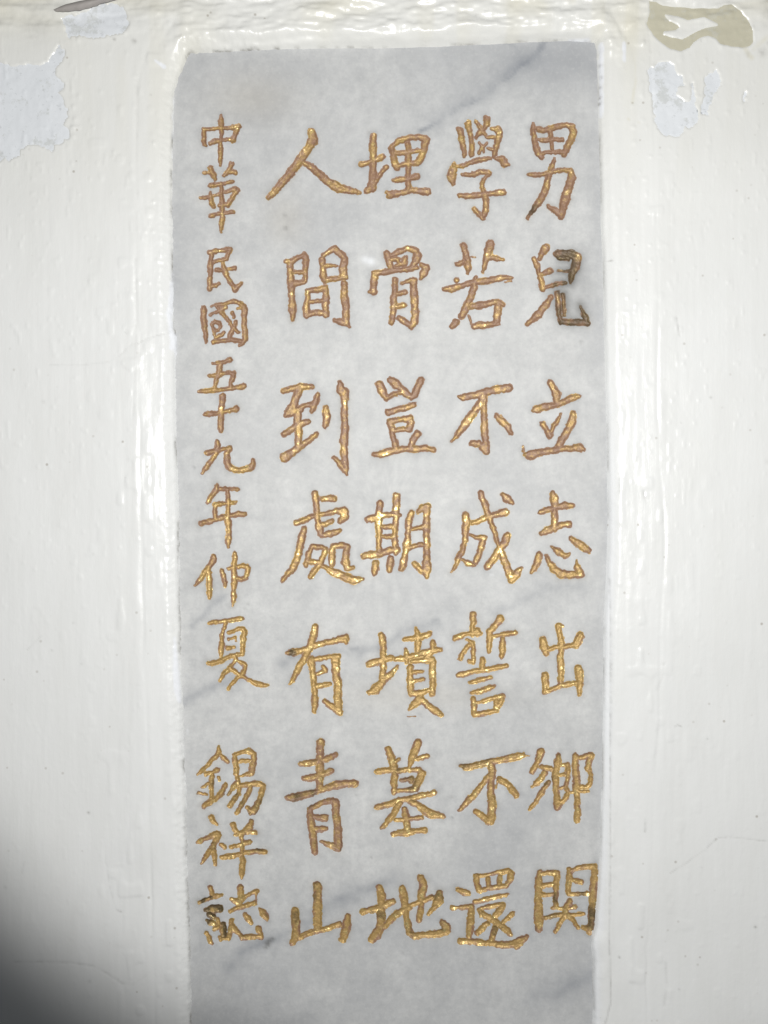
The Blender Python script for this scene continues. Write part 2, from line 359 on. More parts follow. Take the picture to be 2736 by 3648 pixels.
GLYPHS = """
@學 1570 400 560
200 185 62;225 300 60;250 440 50;245 475 20
292 120 75;312 240 50;330 350 52;328 450 45
370 100 25;405 145 45;435 185 40;400 230 55;370 270 30
485 70 70;488 120 60;450 185 35
430 185 35;465 235 35
405 325 30;440 365 45;400 435 40
485 325 30;440 370 45;455 420 35
540 175 30;610 185 80;620 230 75;600 310 60;575 400 60;560 475 35
480 260 25;560 265 35
490 380 20;560 395 30
145 550 50;130 620 85;115 680 95;130 750 40
150 570 40;220 570 45;340 520 48;430 495 45;530 485 35
590 490 40;650 495 75;675 545 80;720 550 30
230 655 25;290 660 45;360 655 50;410 625 45;500 635 60;520 645 40
500 660 40;455 705 30;435 760 50;455 840 50;480 920 60;480 1020 60;450 1100 55
445 1115 40;400 1070 45;350 1020 45
205 880 45;300 885 58;450 865 50;560 855 55;655 845 70
@男 1570 400 560
975 110 25;975 170 50;985 260 50;1000 350 60;1035 440 65;1070 475 50
1030 175 60;1090 190 55;1200 160 60;1320 130 50;1385 150 70;1400 210 75;1380 290 70;1330 380 70;1300 450 50
1070 440 45;1120 420 40;1200 425 40;1290 415 55
1150 200 50;1165 260 35;1170 340 40;1180 410 30
1030 290 20;1100 300 45;1180 285 40;1280 290 45
1200 490 35;1180 560 60;1150 650 50;1125 750 65;1090 850 75;1035 960 70;960 1050 50;915 1120 25
935 655 45;1000 665 60;1100 650 45;1200 625 50;1300 605 40;1370 620 60;1385 690 85;1350 800 90;1320 900 95;1290 1000 80;1270 1100 60
1135 990 40;1190 1025 60;1260 1075 60
@若 1570 840 560
245 110 70;265 190 65;285 270 65;290 350 55;285 395 30
175 300 50;240 275 45
320 220 15;360 225 25
525 85 85;505 160 85;485 240 75;465 310 50;445 385 25
510 230 55;580 235 60;655 250 30
30 560 40;110 560 75;220 530 60;340 490 60;440 475 65;540 465 60;620 450 60;700 440 45;755 445 25
680 485 12;750 475 12
170 460 45;172 470 45
370 440 45;350 540 70;310 650 72;270 750 72;220 850 65
165 910 75;120 960 55
320 745 60;400 735 70;500 715 65;600 690 45;660 725 40
610 730 70;600 820 80;585 920 70
350 955 55;440 945 80;540 935 60;610 935 35
295 845 15;320 900 18;320 940 12
@兒 1570 840 560
1110 130 90;1065 190 50;1045 240 35
985 245 45;1015 310 60;1035 400 45;1065 490 55;1075 555 60
1070 400 45;1160 370 60
1080 550 50;1160 525 40;1240 505 40;1320 490 30
1240 190 90;1300 185 70;1400 200 80;1440 230 100;1420 320 85;1385 410 65;1370 490 35
1240 370 25;1320 370 25;1380 365 40
1240 240 30;1340 235 50
1165 645 50;1110 730 75;1040 820 75;960 890 60;910 935 35
1230 600 50;1245 720 65;1250 830 60;1265 890 55
1290 620 30;1300 720 50;1305 840 30
1270 905 60;1380 910 65;1500 910 60;1560 925 40
1550 930 35;1525 850 60;1490 780 30;1470 740 14
@不 1570 1320 560
185 270 25;240 285 75;340 265 70;470 230 75;600 200 80;710 185 90;735 180 60
450 250 60;420 350 75;350 440 80;270 550 85;190 660 60;120 745 25
470 260 45;460 350 60;455 450 65;460 560 70;465 680 75;480 760 70
460 810 115;480 850 70
320 765 60;400 775 70
590 475 60;650 540 65;710 600 75;735 655 55
@立 1570 1320 560
1160 130 75;1190 190 60;1225 260 85;1225 330 60
980 420 40;1010 405 85;1100 385 70;1200 370 60;1300 325 60;1400 285 70;1450 270 50
1075 565 65;1110 620 60;1155 690 60
1160 660 35;1190 590 50;1240 520 40;1270 460 20
1400 465 70;1385 550 90;1340 630 80;1290 710 70;1250 790 80
890 880 40;935 895 90;1040 865 70;1150 850 60;1280 825 65;1390 825 60;1470 815 90;1510 830 40
870 800 25;870 850 20
@成 1570 1720 560
260 345 80;275 420 85;262 520 68;255 620 50;230 720 62;180 820 60;150 890 45;110 940 15
330 425 50;400 405 55;470 370 50;560 345 55;640 320 70;690 310 75
425 110 65;440 170 65;475 240 75;500 330 60;530 410 55;570 520 50;600 630 45;640 730 60;680 830 75;710 920 80;745 1020 75
745 1030 60;800 970 85;850 895 25
310 545 35;380 580 40;455 580 70;430 670 60;400 760 65;370 840 60
225 810 35;290 845 55;350 870 45
700 560 80;680 630 75;620 700 75;560 800 75;490 890 65
650 120 35;700 170 85;760 215 30
@志 1570 1720 560
1180 110 50;1200 170 90;1200 260 65;1200 350 70;1200 440 65;1205 490 50
1055 310 50;1140 285 60;1220 255 60;1310 240 65;1390 245 50
1055 540 50;1130 500 80;1220 465 60;1310 440 60;1350 435 70
1380 590 50;1450 640 75;1520 690 80;1560 715 60
1170 670 25;1240 730 70;1310 765 60;1360 750 25
1035 765 70;1020 830 75;990 900 70;955 955 25
1115 780 40;1140 830 60;1190 900 75;1270 965 85;1380 970 75;1490 970 55
1430 820 15;1440 890 65;1470 950 80
@誓 1570 2170 560
340 65 70;345 130 60;335 200 60;340 270 60
150 310 50;220 280 60;310 255 50;380 245 100;400 250 70
280 320 30;330 350 50;345 420 45;345 500 50;340 565 45
300 545 45;330 550 45
300 375 40;240 450 50;205 520 50
630 100 80;580 170 60;520 235 70;515 310 70;515 390 60;505 450 30
540 285 35;620 275 40;700 260 55;790 245 45
650 310 45;655 400 60;645 500 50
440 525 50;440 590 65;440 640 40
195 690 50;260 685 55;350 655 50;480 640 45;580 620 50;690 600 55
315 775 40;410 750 55;520 720 45
320 885 35;410 865 60;500 840 60;560 820 40
345 950 60;352 1030 60;352 1115 60
380 985 35;480 965 45;570 940 50;655 920 50;640 970 60;600 1040 50
585 950 55;585 1075 50
365 1110 50;470 1095 50;580 1070 50
@出 1570 2170 560
1245 180 70;1255 260 65;1275 360 70;1265 450 60;1265 550 70;1268 660 65;1265 770 65
1250 180 40;1290 180 30
1075 320 70;1090 390 85;1115 465 60
1130 430 45;1200 405 45;1290 400 40;1380 385 55;1430 370 90;1475 280 80
1100 700 75;1105 790 75;1095 880 50
1095 875 45;1180 845 55;1270 805 60;1370 790 60;1450 780 50
1450 620 75;1465 700 80;1470 800 65;1465 895 40
@不 1570 2620 560
200 320 25;260 335 65;360 320 65;480 290 65;600 265 65;720 245 75;830 220 75;870 210 55
880 212 12;940 218 6
530 290 60;545 380 80;530 480 75;530 600 75;540 720 85;540 860 85;530 910 70
500 440 60;440 520 55;360 620 65;280 700 60;200 790 30
370 805 50;440 850 60;500 905 70
620 465 60;700 510 60;760 580 75;800 630 60
600 460 15;585 560 12
@鄉 1570 2620 560
1055 180 90;1035 250 60;1010 310 55;960 385 45
1060 330 40;1110 345 60;1170 355 50
1100 390 55;1055 460 65;1010 510 65;965 545 20
1145 490 40;1090 560 50;1055 620 50;1010 690 45;945 780 40
1245 205 45;1235 280 80;1215 370 65;1210 470 65;1215 570 55;1225 670 65;1235 760 70
1280 315 35;1340 305 50;1345 380 60;1340 460 40;1320 540 50;1345 600 45;1310 680 50;1250 730 50
1230 420 35;1310 415 40
1240 565 25;1310 545 35
1420 215 60;1425 330 75;1430 450 75;1435 560 65;1440 680 60;1445 800 60;1435 900 55
1470 240 40;1530 225 55;1590 210 60;1560 290 60;1550 350 50;1590 410 40;1580 500 55;1545 545 45;1470 545 45
1370 605 20;1460 590 30;1560 590 30
@還 1570 3040 560
180 385 40;240 410 70;290 420 60
120 580 45;170 575 35;240 570 55;320 565 60;320 640 70;315 730 75;310 810 70;295 880 55
210 925 65;320 930 60;450 945 60;560 955 55;680 970 65;800 950 90;880 900 70;905 880 55
760 960 40;800 1000 35;850 960 40
375 245 70;385 320 60;410 400 60
390 245 40;480 230 35;600 200 40;720 185 50;745 215 70;730 290 60;690 345 45
415 395 45;500 370 50;600 355 50;690 340 40
495 260 50;505 350 40
625 240 40;620 330 50
360 510 35;440 495 55;560 465 50;700 435 30
420 590 40;500 565 45;600 545 45;660 545 60;620 610 65;570 660 50
415 600 50;420 670 30
440 640 60;530 690 60;620 750 60;700 810 70;740 860 40
760 635 50;700 690 55;650 735 40
490 740 55;430 800 60;385 845 50
575 790 55;555 860 65;530 920 50
@関 1570 3040 560
1045 195 50;1035 290 70;1030 400 75;1030 500 80;1035 620 85;1035 720 95;1035 800 70
1070 215 45;1130 200 50;1210 210 60;1235 210 55;1220 300 65;1215 400 60;1210 480 55;1215 560 50
1070 345 60;1150 330 45;1210 325 35
1075 440 50;1150 440 40;1210 430 40
1355 170 50;1360 260 60;1350 350 55;1350 430 50
1375 190 40;1450 155 50;1560 135 55;1620 140 60;1625 230 65;1615 350 75;1605 480 75;1600 600 80;1590 720 75;1570 830 60
1500 780 40;1550 790 75;1590 830 50
1390 285 40;1480 305 55
1370 435 45;1440 430 40;1560 420 35
1170 580 30;1230 575 35;1300 590 35
1365 500 60;1325 570 55;1310 650 55;1260 740 45;1210 830 35
1350 585 30;1420 565 35
1105 680 45;1200 655 45;1290 650 50;1400 650 40;1510 640 35
1350 660 70;1400 710 45;1450 790 30
@人 940 430 650
430 90 50;445 160 90;410 240 80;350 330 80;290 410 75;230 490 70;150 580 65;80 660 60;40 695 45
465 185 50;468 205 30
350 370 35;430 420 60;500 480 65;580 550 75;680 610 85;780 635 60;840 645 35;875 655 12
@埋 940 430 650
995 145 60;992 250 65;995 350 60;995 450 60;990 560 70;980 610 85;935 640 50
885 395 50;960 375 40;1050 345 60;1080 325 55
950 625 60;1020 550 45;1060 480 35;1110 420 45
1160 240 50;1175 300 55;1185 370 60;1205 420 70
1170 225 45;1230 185 50;1320 155 60;1410 145 45;1470 175 75;1460 250 60;1430 330 55;1400 380 60
1310 200 40;1315 290 50;1315 380 55;1310 470 45;1312 560 48;1312 640 50
1200 295 35;1310 290 40;1400 270 40;1450 270 30
1220 410 35;1300 390 35;1400 380 50
1175 545 30;1250 535 50;1330 525 35;1390 505 60
1120 650 35;1150 675 75;1250 655 50;1350 635 50;1430 640 55;1490 645 55
@間 940 840 650
200 235 30;250 240 50;300 205 45;360 170 45
240 260 60;238 340 60;245 430 60;255 520 60;260 600 60;262 680 70;262 760 25
360 180 60;380 200 60;375 290 45;378 370 45;370 420 50
260 330 30;370 330 32
270 435 45;360 420 50
530 215 60;535 290 55;540 370 55;550 410 50
540 180 45;600 135 50;640 120 60;700 165 60;735 200 60;720 290 70;720 370 70
555 270 40;610 270 35;660 268 25
570 400 50;660 390 40;740 375 50
730 440 60;730 520 65;740 600 60;745 680 65;745 770 60;775 830 30
640 765 30;700 780 55;750 800 35
400 500 50;400 580 50;385 650 60;390 715 65
410 495 50;480 490 50;560 475 60;565 560 60;560 640 65;565 710 65
420 600 35;540 590 35
400 715 50;480 700 45;560 700 60
@骨 940 840 650
1120 160 60;1130 210 65;1145 260 60;1165 300 50
1160 175 45;1230 145 50;1300 115 45;1380 135 60;1395 190 75;1375 240 60;1350 280 50
1150 215 50;1220 215 45;1225 240 35
1285 205 50;1275 250 60;1200 275 25
1000 345 50;1080 335 50;1180 315 50;1290 305 45;1400 290 40
1010 360 60;1000 430 65;995 510 60
960 505 20;990 510 40
1440 270 50;1475 295 75;1445 350 65;1425 390 30
1190 400 50;1188 500 50;1180 600 55;1180 680 55;1160 790 40
1250 430 25;1330 400 40;1380 400 40
1360 410 70;1365 500 65;1370 600 65;1375 700 65;1370 780 65;1340 825 50
1230 750 50;1290 785 55;1340 815 50
1215 530 35;1285 515 45
1200 640 40;1275 632 45
@到 940 1310 650
175 215 45;260 190 55;340 170 60;440 175 45
320 200 70;295 270 65;265 350 70;220 410 70;200 430 40
250 400 90;330 380 60;330 360 40;400 340 40;440 340 50
490 250 50;470 310 60;435 400 40
310 390 60;305 470 75;315 560 65;315 650 65;310 710 60
180 605 50;250 560 55;330 510 65;405 490 45
190 815 85;260 770 70;340 710 60;410 660 45;475 605 40
565 365 50;570 440 75;560 510 60;555 540 25
690 135 40;700 210 75;735 250 65;735 350 55;732 450 65;735 550 70;730 650 75;730 750 65;735 850 60;750 910 50;758 970 20
710 180 30;740 220 60
635 820 35;690 870 60;740 930 45
@豈 940 1310 650
1050 150 75;1075 210 75;1110 280 45
1150 110 55;1200 150 85;1240 180 50;1290 230 70;1330 260 60
1110 280 40;1180 240 35;1270 220 40
1435 110 50;1400 170 60;1370 240 70;1340 275 45
1130 405 50;1200 385 55;1290 370 50;1360 335 50
1145 490 50;1170 550 60;1170 610 50;1185 670 55;1205 735 60
1150 490 65;1240 470 40;1330 460 70;1340 500 60;1320 560 55
1180 575 50;1260 560 40;1320 560 45
1400 600 60;1350 660 60;1335 710 55
1000 785 40;1060 785 60;1150 765 60;1250 740 55;1380 740 60;1480 730 50;1545 750 40
@處 940 1720 650
465 100 60;475 170 55;485 260 55;490 350 55;500 400 70;515 460 50;560 480 40
530 150 40;600 140 60;640 150 55
290 370 45;350 345 55;430 310 45;500 290 40;580 275 45;660 255 55;735 260 70;730 310 75;690 350 40
500 385 50;570 370 45;620 345 35
530 475 50;610 460 60;690 435 40
365 410 40;345 500 60;325 600 60;305 690 65;260 780 65;170 885 35
440 580 40;410 640 50;400 700 50;380 745 50
440 580 50;500 580 50;565 595 40;545 660 50;520 730 55
420 720 50;520 725 50
510 745 50;460 800 50;420 860 40
530 755 40;600 795 60;700 840 70;800 885 80;860 880 50;905 875 20
625 580 45;620 650 60;620 720 60;615 755 40
630 575 50;700 565 50;760 580 50;745 650 60;740 720 75;760 775 60;815 770 25
@期 940 1720 650
1055 185 60;1045 250 60;1045 340 70;1045 440 60;1045 540 50;1050 620 45
1205 120 65;1205 200 60;1200 290 60;1195 380 50;1190 470 45;1190 560 60;1200 640 45
950 330 60;1000 325 70;1080 295 50;1160 290 50;1240 295 35
1070 400 40;1150 400 45;1200 395 35
1070 490 35;1190 490 45
910 670 50;970 660 70;1060 645 55;1150 610 60;1210 610 60
1015 730 50;1012 780 65;1005 825 45
1150 690 60;1145 750 75;1140 800 45
1345 270 50;1320 330 60;1315 420 55;1310 500 60;1300 580 60;1280 660 55;1265 740 65;1250 785 40
1300 520 60;1290 560 60
1400 270 35;1440 230 60;1490 215 60
1480 220 70;1480 310 65;1478 400 65;1480 500 55;1482 600 55;1478 700 60;1478 800 90;1485 850 40
1345 425 35;1450 400 45
1330 590 45;1380 570 40;1440 560 45
1370 740 50;1430 800 50
@有 940 2200 650
465 90 65;450 170 65;430 240 65;395 320 60;345 410 60;300 490 60;265 560 45;240 605 15
210 325 35;270 315 65;350 300 50;430 265 50;520 240 50;620 215 50;740 190 65
745 175 50;750 230 35
430 390 80;440 480 60;450 550 50;455 620 50;465 700 55;465 790 60;460 850 35
430 385 40;520 370 50;600 355 40;680 350 40
650 370 80;655 460 75;660 550 65;675 640 65;670 720 75;680 800 70;700 880 35
555 760 40;620 810 60;690 860 60
540 445 35;565 485 40;490 510 40
480 625 50;600 605 35
@墳 940 2200 650
1070 165 55;1085 230 65;1085 310 55;1085 400 60;1085 470 50;1075 550 60
960 425 60;1030 400 65;1100 380 60;1160 365 50
960 680 50;1010 660 80;1080 580 65;1150 520 55;1220 440 20
1380 95 25;1395 150 50;1400 220 70;1400 300 50
1275 200 30;1350 190 50;1430 180 50;1510 150 40
1290 290 30;1300 350 60;1300 410 40
1195 375 40;1280 370 50;1370 345 50;1460 320 60;1560 295 60;1605 290 40
1540 220 40;1530 300 60;1480 370 60
1330 450 60;1330 540 55;1330 620 55;1335 690 60
1345 400 45;1440 390 35;1530 380 60
1535 400 60;1535 500 60;1535 600 60;1530 690 60
1350 500 40;1440 490 30
1350 580 40;1450 560 35
1350 690 55;1440 680 50;1510 660 40
1430 690 40;1400 760 70;1345 810 50;1320 840 20
1430 740 50;1490 800 55;1560 850 65;1610 890 35
1310 905 8;1380 898 8
@青 990 2620 650
390 60 70;385 150 65;382 250 65;380 350 70;380 480 65
210 260 40;280 255 55;370 235 40;450 210 55;520 180 45
230 390 35;300 385 60;390 360 50;480 325 55
85 565 50;140 565 75;250 545 65;380 500 50;500 460 65;600 440 70;700 435 70
290 680 60;300 770 65;315 860 65;325 950 65;335 1060 50
300 665 45;400 615 50;500 590 50;520 610 75;530 700 65;540 800 65;545 900 75;550 980 75;555 1040 40
395 965 20;460 990 50;540 1020 65
330 740 50;430 750 60
345 850 60;400 850 60;445 850 40
@墓 990 2620 650
1000 130 60;1030 200 60;1055 280 75;1060 360 65;1055 430 60;1060 515 55
1275 70 70;1250 140 65;1215 220 60;1190 300 40
900 335 45;980 315 50;1080 325 50;1180 310 45;1280 310 50;1310 340 60;1290 400 65;1260 470 65;1240 490 50
1070 240 40;1105 215 30
1260 215 40;1350 190 45
1100 500 40;1180 500 45;1250 490 50
1115 410 30;1215 400 50;1210 420 30
900 650 50;1000 630 50;1100 590 45;1220 570 50;1330 545 55;1420 520 50
1110 610 50;1070 680 55;1020 760 50;950 830 45
1200 600 50;1270 630 55;1330 680 70;1400 720 80;1500 735 35
1150 670 50;1165 740 70;1175 820 60;1180 880 50
1070 770 35;1170 765 45;1300 745 40
1050 895 50;1150 885 65;1250 870 50;1330 862 60
@山 990 3080 650
360 190 70;362 280 75;362 380 75;362 480 70;360 590 65
155 420 60;160 500 75;165 580 70;165 650 75;130 710 45
200 665 45;280 630 40;370 600 50;460 580 45;560 540 50
200 640 20;300 600 20
635 470 50;625 540 75;610 620 75;590 680 60
@地 990 3080 650
925 210 60;940 280 75;940 360 60;935 440 70;940 520 70;920 590 75;890 650 90;860 680 75
765 430 45;840 415 55;920 390 55;1000 355 60;1045 335 45
960 570 50;1030 500 60;1100 435 60;1180 400 50;1220 370 40;1290 340 50;1400 300 40
1130 220 55;1145 290 70;1155 380 65;1165 460 50;1180 550 60;1200 610 55
1190 620 50;1240 650 65;1340 640 60;1450 630 60;1530 610 75;1530 560 75;1490 520 40
1300 120 60;1325 200 75;1305 290 70;1300 370 50;1290 440 60;1285 510 40
1470 260 60;1460 320 90;1420 390 55;1360 460 20
@中 680 400 330
538 50 45;540 130 70;540 220 95;540 300 75;540 400 65;535 500 70;528 600 85;528 700 80;525 830 70;522 950 35
220 295 55;330 300 65;440 290 60;540 285 60;650 285 55;760 270 85;860 240 85
235 310 60;235 400 75;235 480 95;245 570 60;275 600 35
830 290 95;800 380 90;770 470 90;740 510 65
340 550 60;440 515 90;540 500 70;650 490 70;780 500 70
@華 680 400 330
345 985 80;375 1060 90;410 1130 90;430 1200 60
235 1090 60;330 1090 40
730 930 80;690 1010 70;640 1080 75;595 1140 65
650 1080 60;750 1065 85;800 1080 70
345 1315 75;450 1295 75;580 1280 60;680 1245 65;745 1235 60
545 1310 60;545 1420 75;550 1520 70;560 1620 95;560 1720 75;560 1820 70;558 1920 85;545 2030 75;540 2140 40
180 1540 70;270 1520 55;360 1500 60;480 1475 50;600 1440 45;700 1410 60;800 1380 110
355 1440 45;360 1530 80;370 1620 80;405 1690 70
830 1400 80;750 1500 75;700 1590 75;660 1650 90
510 1660 65;580 1650 80;660 1650 85
350 1850 85;450 1825 65;560 1815 60;680 1790 65;760 1790 65
@民 680 860 300
370 225 95;450 205 80;560 180 85;680 170 90;780 155 85
400 250 90;395 350 85;390 450 85;385 550 90;380 650 95;375 750 85;370 850 85;370 940 90
390 900 70;480 860 85;550 830 40
770 170 85;735 260 85;700 340 85;600 375 65;440 400 60
630 410 65;650 500 95;680 590 110;720 690 90;775 800 90;830 880 75;870 950 120
880 940 90;930 880 70;985 830 65
500 560 70;600 570 60;720 545 60;820 535 90;860 530 90
@國 680 860 300
240 1290 70;255 1380 100;245 1490 95;265 1600 110;275 1720 110;285 1840 80;305 1980 65
400 1280 50;500 1240 65;620 1235 70;740 1210 60;850 1180 80;950 1220 100;1040 1280 110;1060 1350 110;1050 1450 110;1050 1570 100;1050 1700 100;1060 1850 100;1070 1930 90
1070 1920 80;1020 2000 70;960 2050 60
430 1985 80;550 1960 75;680 1955 75;800 1930 75;900 1960 90;1000 1960 70
390 1440 60;500 1395 60;600 1350 80;690 1290 80
480 1260 60;560 1350 70;620 1430 70;720 1530 75;800 1640 90;860 1720 80;930 1790 65
880 1580 65;860 1670 80;810 1760 80;760 1850 80;740 1920 60
825 1410 60;845 1490 55
920 1320 55;980 1310 50
400 1630 60;480 1580 75;560 1610 75;590 1680 65;550 1750 65;470 1760 70;435 1690 60;410 1630 60
450 1700 60;460 1820 60;480 1900 60;600 1840 70;650 1790 65
@五 680 1260 330
400 175 50;480 165 70;580 145 75;700 110 90
530 190 85;505 270 90;490 350 80;460 430 80;440 520 70;430 600 60
320 400 45;440 390 80;560 360 80;680 345 70;770 350 85
770 360 100;745 440 95;715 510 80;710 590 80
130 675 40;250 670 75;400 655 75;550 645 75;700 620 80;850 600 80;950 585 95
@十 680 1260 330
570 760 95;565 840 110;555 930 95;548 1020 100;545 1120 115;540 1220 120;538 1310 100;535 1380 75
250 1095 65;350 1080 85;480 1065 75;620 1040 75;740 1005 75;810 990 100
@九 680 1260 330
470 1570 75;485 1650 95;455 1750 95;410 1850 95;340 1960 90;270 2060 85;200 2140 35
290 1770 85;400 1750 90;520 1720 80;620 1700 70;690 1690 95
690 1700 90;640 1780 90;645 1870 110;650 1960 110;700 2050 110;800 2090 100;920 2090 100;1020 2060 110;1080 2040 120;1110 1970 90;1120 1900 60
@年 680 1700 360
420 150 85;420 210 95;370 280 85;320 350 75;270 425 35
470 190 70;560 190 75;650 200 50;760 200 65
600 200 70;610 300 70;615 400 90;615 500 80;610 600 85;605 700 95;620 800 90;625 900 85;620 1000 85;615 1060 85;615 1150 25
390 460 70;480 440 70;600 430 70;740 405 45
395 470 75;390 560 80;410 670 70
165 755 85;280 735 80;400 695 75;540 655 80;660 630 75;780 600 90;880 610 75
@仲 680 1700 360
375 1290 75;370 1370 95;310 1450 95;250 1540 95;190 1620 80;120 1710 80;60 1780 35
300 1560 85;300 1660 85;300 1760 90;300 1870 90;300 1980 45
510 1540 70;535 1640 85;560 1720 75;555 1790 50
720 1260 80;720 1350 85;705 1450 85;705 1550 80;710 1650 90;710 1750 90;700 1850 80;700 1950 85;695 2040 70;692 2120 20
615 1500 50;690 1480 45
770 1480 60;840 1450 70;920 1470 75;940 1500 80;920 1580 75;900 1650 80;830 1680 75;760 1660 60
@夏 680 2170 300
360 265 65;470 255 85;600 250 80;720 225 80;850 210 75;980 190 95;1010 190 80
680 280 75;650 390 75
640 400 65;620 500 85;610 600 85;605 700 85;600 800 110;600 900 80
740 460 60;850 420 60;950 385 75;1030 385 90;1060 450 110;1035 550 110;1030 650 100;1020 750 100;1010 860 95
740 590 65;870 560 65;880 620 40
720 770 70;860 740 55
350 1070 75;430 1070 100;550 1030 95;680 970 85;780 930 95;900 900 80;1020 880 80
870 920 65;890 1000 80;810 1100 80;750 1190 85;650 1280 70;570 1410 45
900 1010 60;1000 1060 65;1070 1110 80;1060 1200 90;1000 1290 90;910 1360 75;820 1460 65;740 1580 65
790 1180 70;880 1240 75;980 1300 90;1080 1360 60;1200 1430 80;1300 1470 110;1400 1490 90;1520 1510 40
@錫 680 2640 375
440 85 25;430 170 80;415 230 75;330 300 55;270 380 50;200 440 50;110 525 35
480 230 60;530 280 70;580 330 50
240 520 60;330 490 60;420 450 70
330 520 70;330 600 70;325 700 75;325 800 65;320 900 70
280 670 35;170 730 25
430 570 45;450 620 50
120 810 55;200 830 45;250 845 35
210 1020 85;300 960 80;400 900 80;480 820 85;510 740 75;540 690 70
690 230 70;700 320 75;720 420 70;720 520 70;740 600 70
710 215 60;800 175 60;900 150 75;980 200 85;990 300 85;970 400 90;960 500 90;880 530 60
770 320 55;860 310 50;960 300 50
780 550 40;900 530 40
740 640 80;680 720 75;630 780 55;580 845 40
760 700 70;860 690 80;960 670 80;1060 660 85;1130 700 80;1120 800 85;1080 920 85;1030 1020 85;970 1120 90;940 1150 50
770 720 60;750 830 65;690 920 70;610 1030 55
940 720 65;900 830 75;840 940 75;780 1040 65;720 1130 65
870 1040 40;930 1090 70
@祥 680 2640 375
320 1200 85;350 1260 80;410 1310 45
120 1590 60;200 1550 70;300 1510 80;410 1470 90;440 1460 60
430 1490 90;380 1580 85;330 1680 90;270 1770 85;210 1860 65;170 1920 35
360 1640 75;365 1760 80;375 1880 70;380 1950 45
470 1630 60;530 1670 75
660 1310 80;690 1380 80;740 1450 65
950 1270 80;920 1360 110;850 1430 90;780 1450 70
690 1480 35;800 1470 50;920 1430 60;1020 1440 60
800 1480 75;805 1600 60;810 1700 75;810 1800 80;815 1900 80;810 2000 80;805 2090 75;800 2160 35
630 1670 60;720 1645 60;820 1620 60;930 1590 75
480 1840 60;600 1820 75;700 1810 70;800 1780 70;920 1750 75;1050 1735 80;1160 1750 85
@誌 680 3120 320
355 210 85;385 290 90;390 360 70
!150 490 60;260 450 60;360 410 60
380 400 70;470 370 80;565 355 50
!270 640 70;400 610 150;530 600 150
!350 720 120;420 760 90
!300 820 40;360 860 110;430 880 90
500 800 75;520 880 75;500 950 70;430 975 65
!590 740 70
!600 900 100;600 1000 130;600 1100 110
290 1060 70;330 1130 75;370 1220 75;400 1260 40
540 1150 80;540 1180 50;700 1150 50
920 220 110;920 310 95;920 400 90;900 480 110;900 560 60
760 430 70;850 470 100;950 440 90;1040 370 60;1140 310 65;1220 280 80
1210 280 60;1205 450 12
720 660 80;820 610 80;930 570 90;1060 540 85;1180 500 90
755 810 80;740 900 75;735 1000 90;715 1090 75;700 1170 60
760 920 90;800 1000 130;880 1060 90;950 1140 90;1080 1130 90;1200 1120 85;1300 1130 85
1250 960 80;1260 1040 85;1300 1120 90
1010 720 80;1060 800 110;1110 870 70
1270 610 60;1330 690 120;1380 770 100;1410 830 50
"""
# ------------------------------------------------------------------ the painted wall
wall = bpy.data.objects.new('painted_wall', None); C.objects.link(wall)
wall['label'] = 'thickly painted cream white gloss wall surrounding the marble tablet, paint flaking near its top'
wall['category'] = 'wall'

def axis(lo, a, b, hi, st, n):
    l = a - (np.linspace(1, 0, n, endpoint=False) ** 1.6) * (a - lo)
    r = b + (np.linspace(0, 1, n + 1)[1:] ** 1.6) * (hi - b)
    return np.concatenate([l, np.arange(a, b, st), [b], r])
wx = axis(-1500, -20, 2760, 4200, 5.0, 40); wy = axis(-1500, -20, 3670, 5000, 5.0, 40)
X, Y = np.meshgrid(wx, wy)
s = slab_sd(X, Y)
H = wall_h(X, Y, s)
dirt = np.zeros_like(X)
for pts, wd, st, dp in LINES:
    d = line_d(X, Y, pts) + 1.2 * vn(X, Y, 9, 9, 40)
    k = np.exp(-(np.maximum(d, 0) / wd) ** 2) * (.55 + .45 * vn(X, Y, 26, 26, 41))
    dirt = np.maximum(dirt, st * k); H = H - np.where(s > 10, dp * k, 0)
for px, py, r, st in SPOTS:
    d = np.hypot(X - px, Y - py); dirt = np.maximum(dirt, st * np.exp(-(d / r) ** 2) * (.7 + .3 * vn(X, Y, 11, 11, 42)))
# ragged dirt line along the marble edge
ed = np.exp(-((s - 1) / 4.0) ** 2) * sstep(-.2, .55, vn(X, Y, 24, 60, 43)) * np.where(X < 1000, .7, .45)
dirt = np.maximum(dirt, ed * (X > 500) * (X < 2300))
yellow = .55 * np.exp(-((Y - 10) / 70.) ** 2) * sstep(-.2, .6, vn(X, Y, 160, 70, 44)) + .45 * np.exp(-np.hypot((X - 2230) / 90., (Y - 90) / 120.) ** 2)
yellow += .32 * sstep(900, 100, Y) * sstep(0, .7, vn(X, Y, 60, 320, 45)) * np.exp(-np.maximum(s, 0) / 300.)
yellow += .30 * np.exp(-np.hypot((X - 80) / 160., (Y - 60) / 90.) ** 2)
yellow += .20 * sstep(1300, 100, Y)
for pts, r, st in (([(2248,110),(2252,200),(2255,300),(2244,380)], 8, .75), ([(2640,185),(2655,215),(2664,222)], 12, .9), ([(2672,192),(2700,165),(2760,130)], 12, .8), ([(2290,70),(2284,100)], 7, .5),
                   ([(1960,-10),(2030,20)], 26, .6), ([(2150,60),(2170,90),(2200,100)], 12, .6), ([(2230,438),(2232,440)], 7, .7), ([(2264,450),(2266,451)], 6, .8)):
    yellow = np.maximum(yellow, st * np.exp(-(np.maximum(line_d(X, Y, pts), 0) / r) ** 2) * (.8 + .3 * vn(X, Y, 14, 30, 53)))
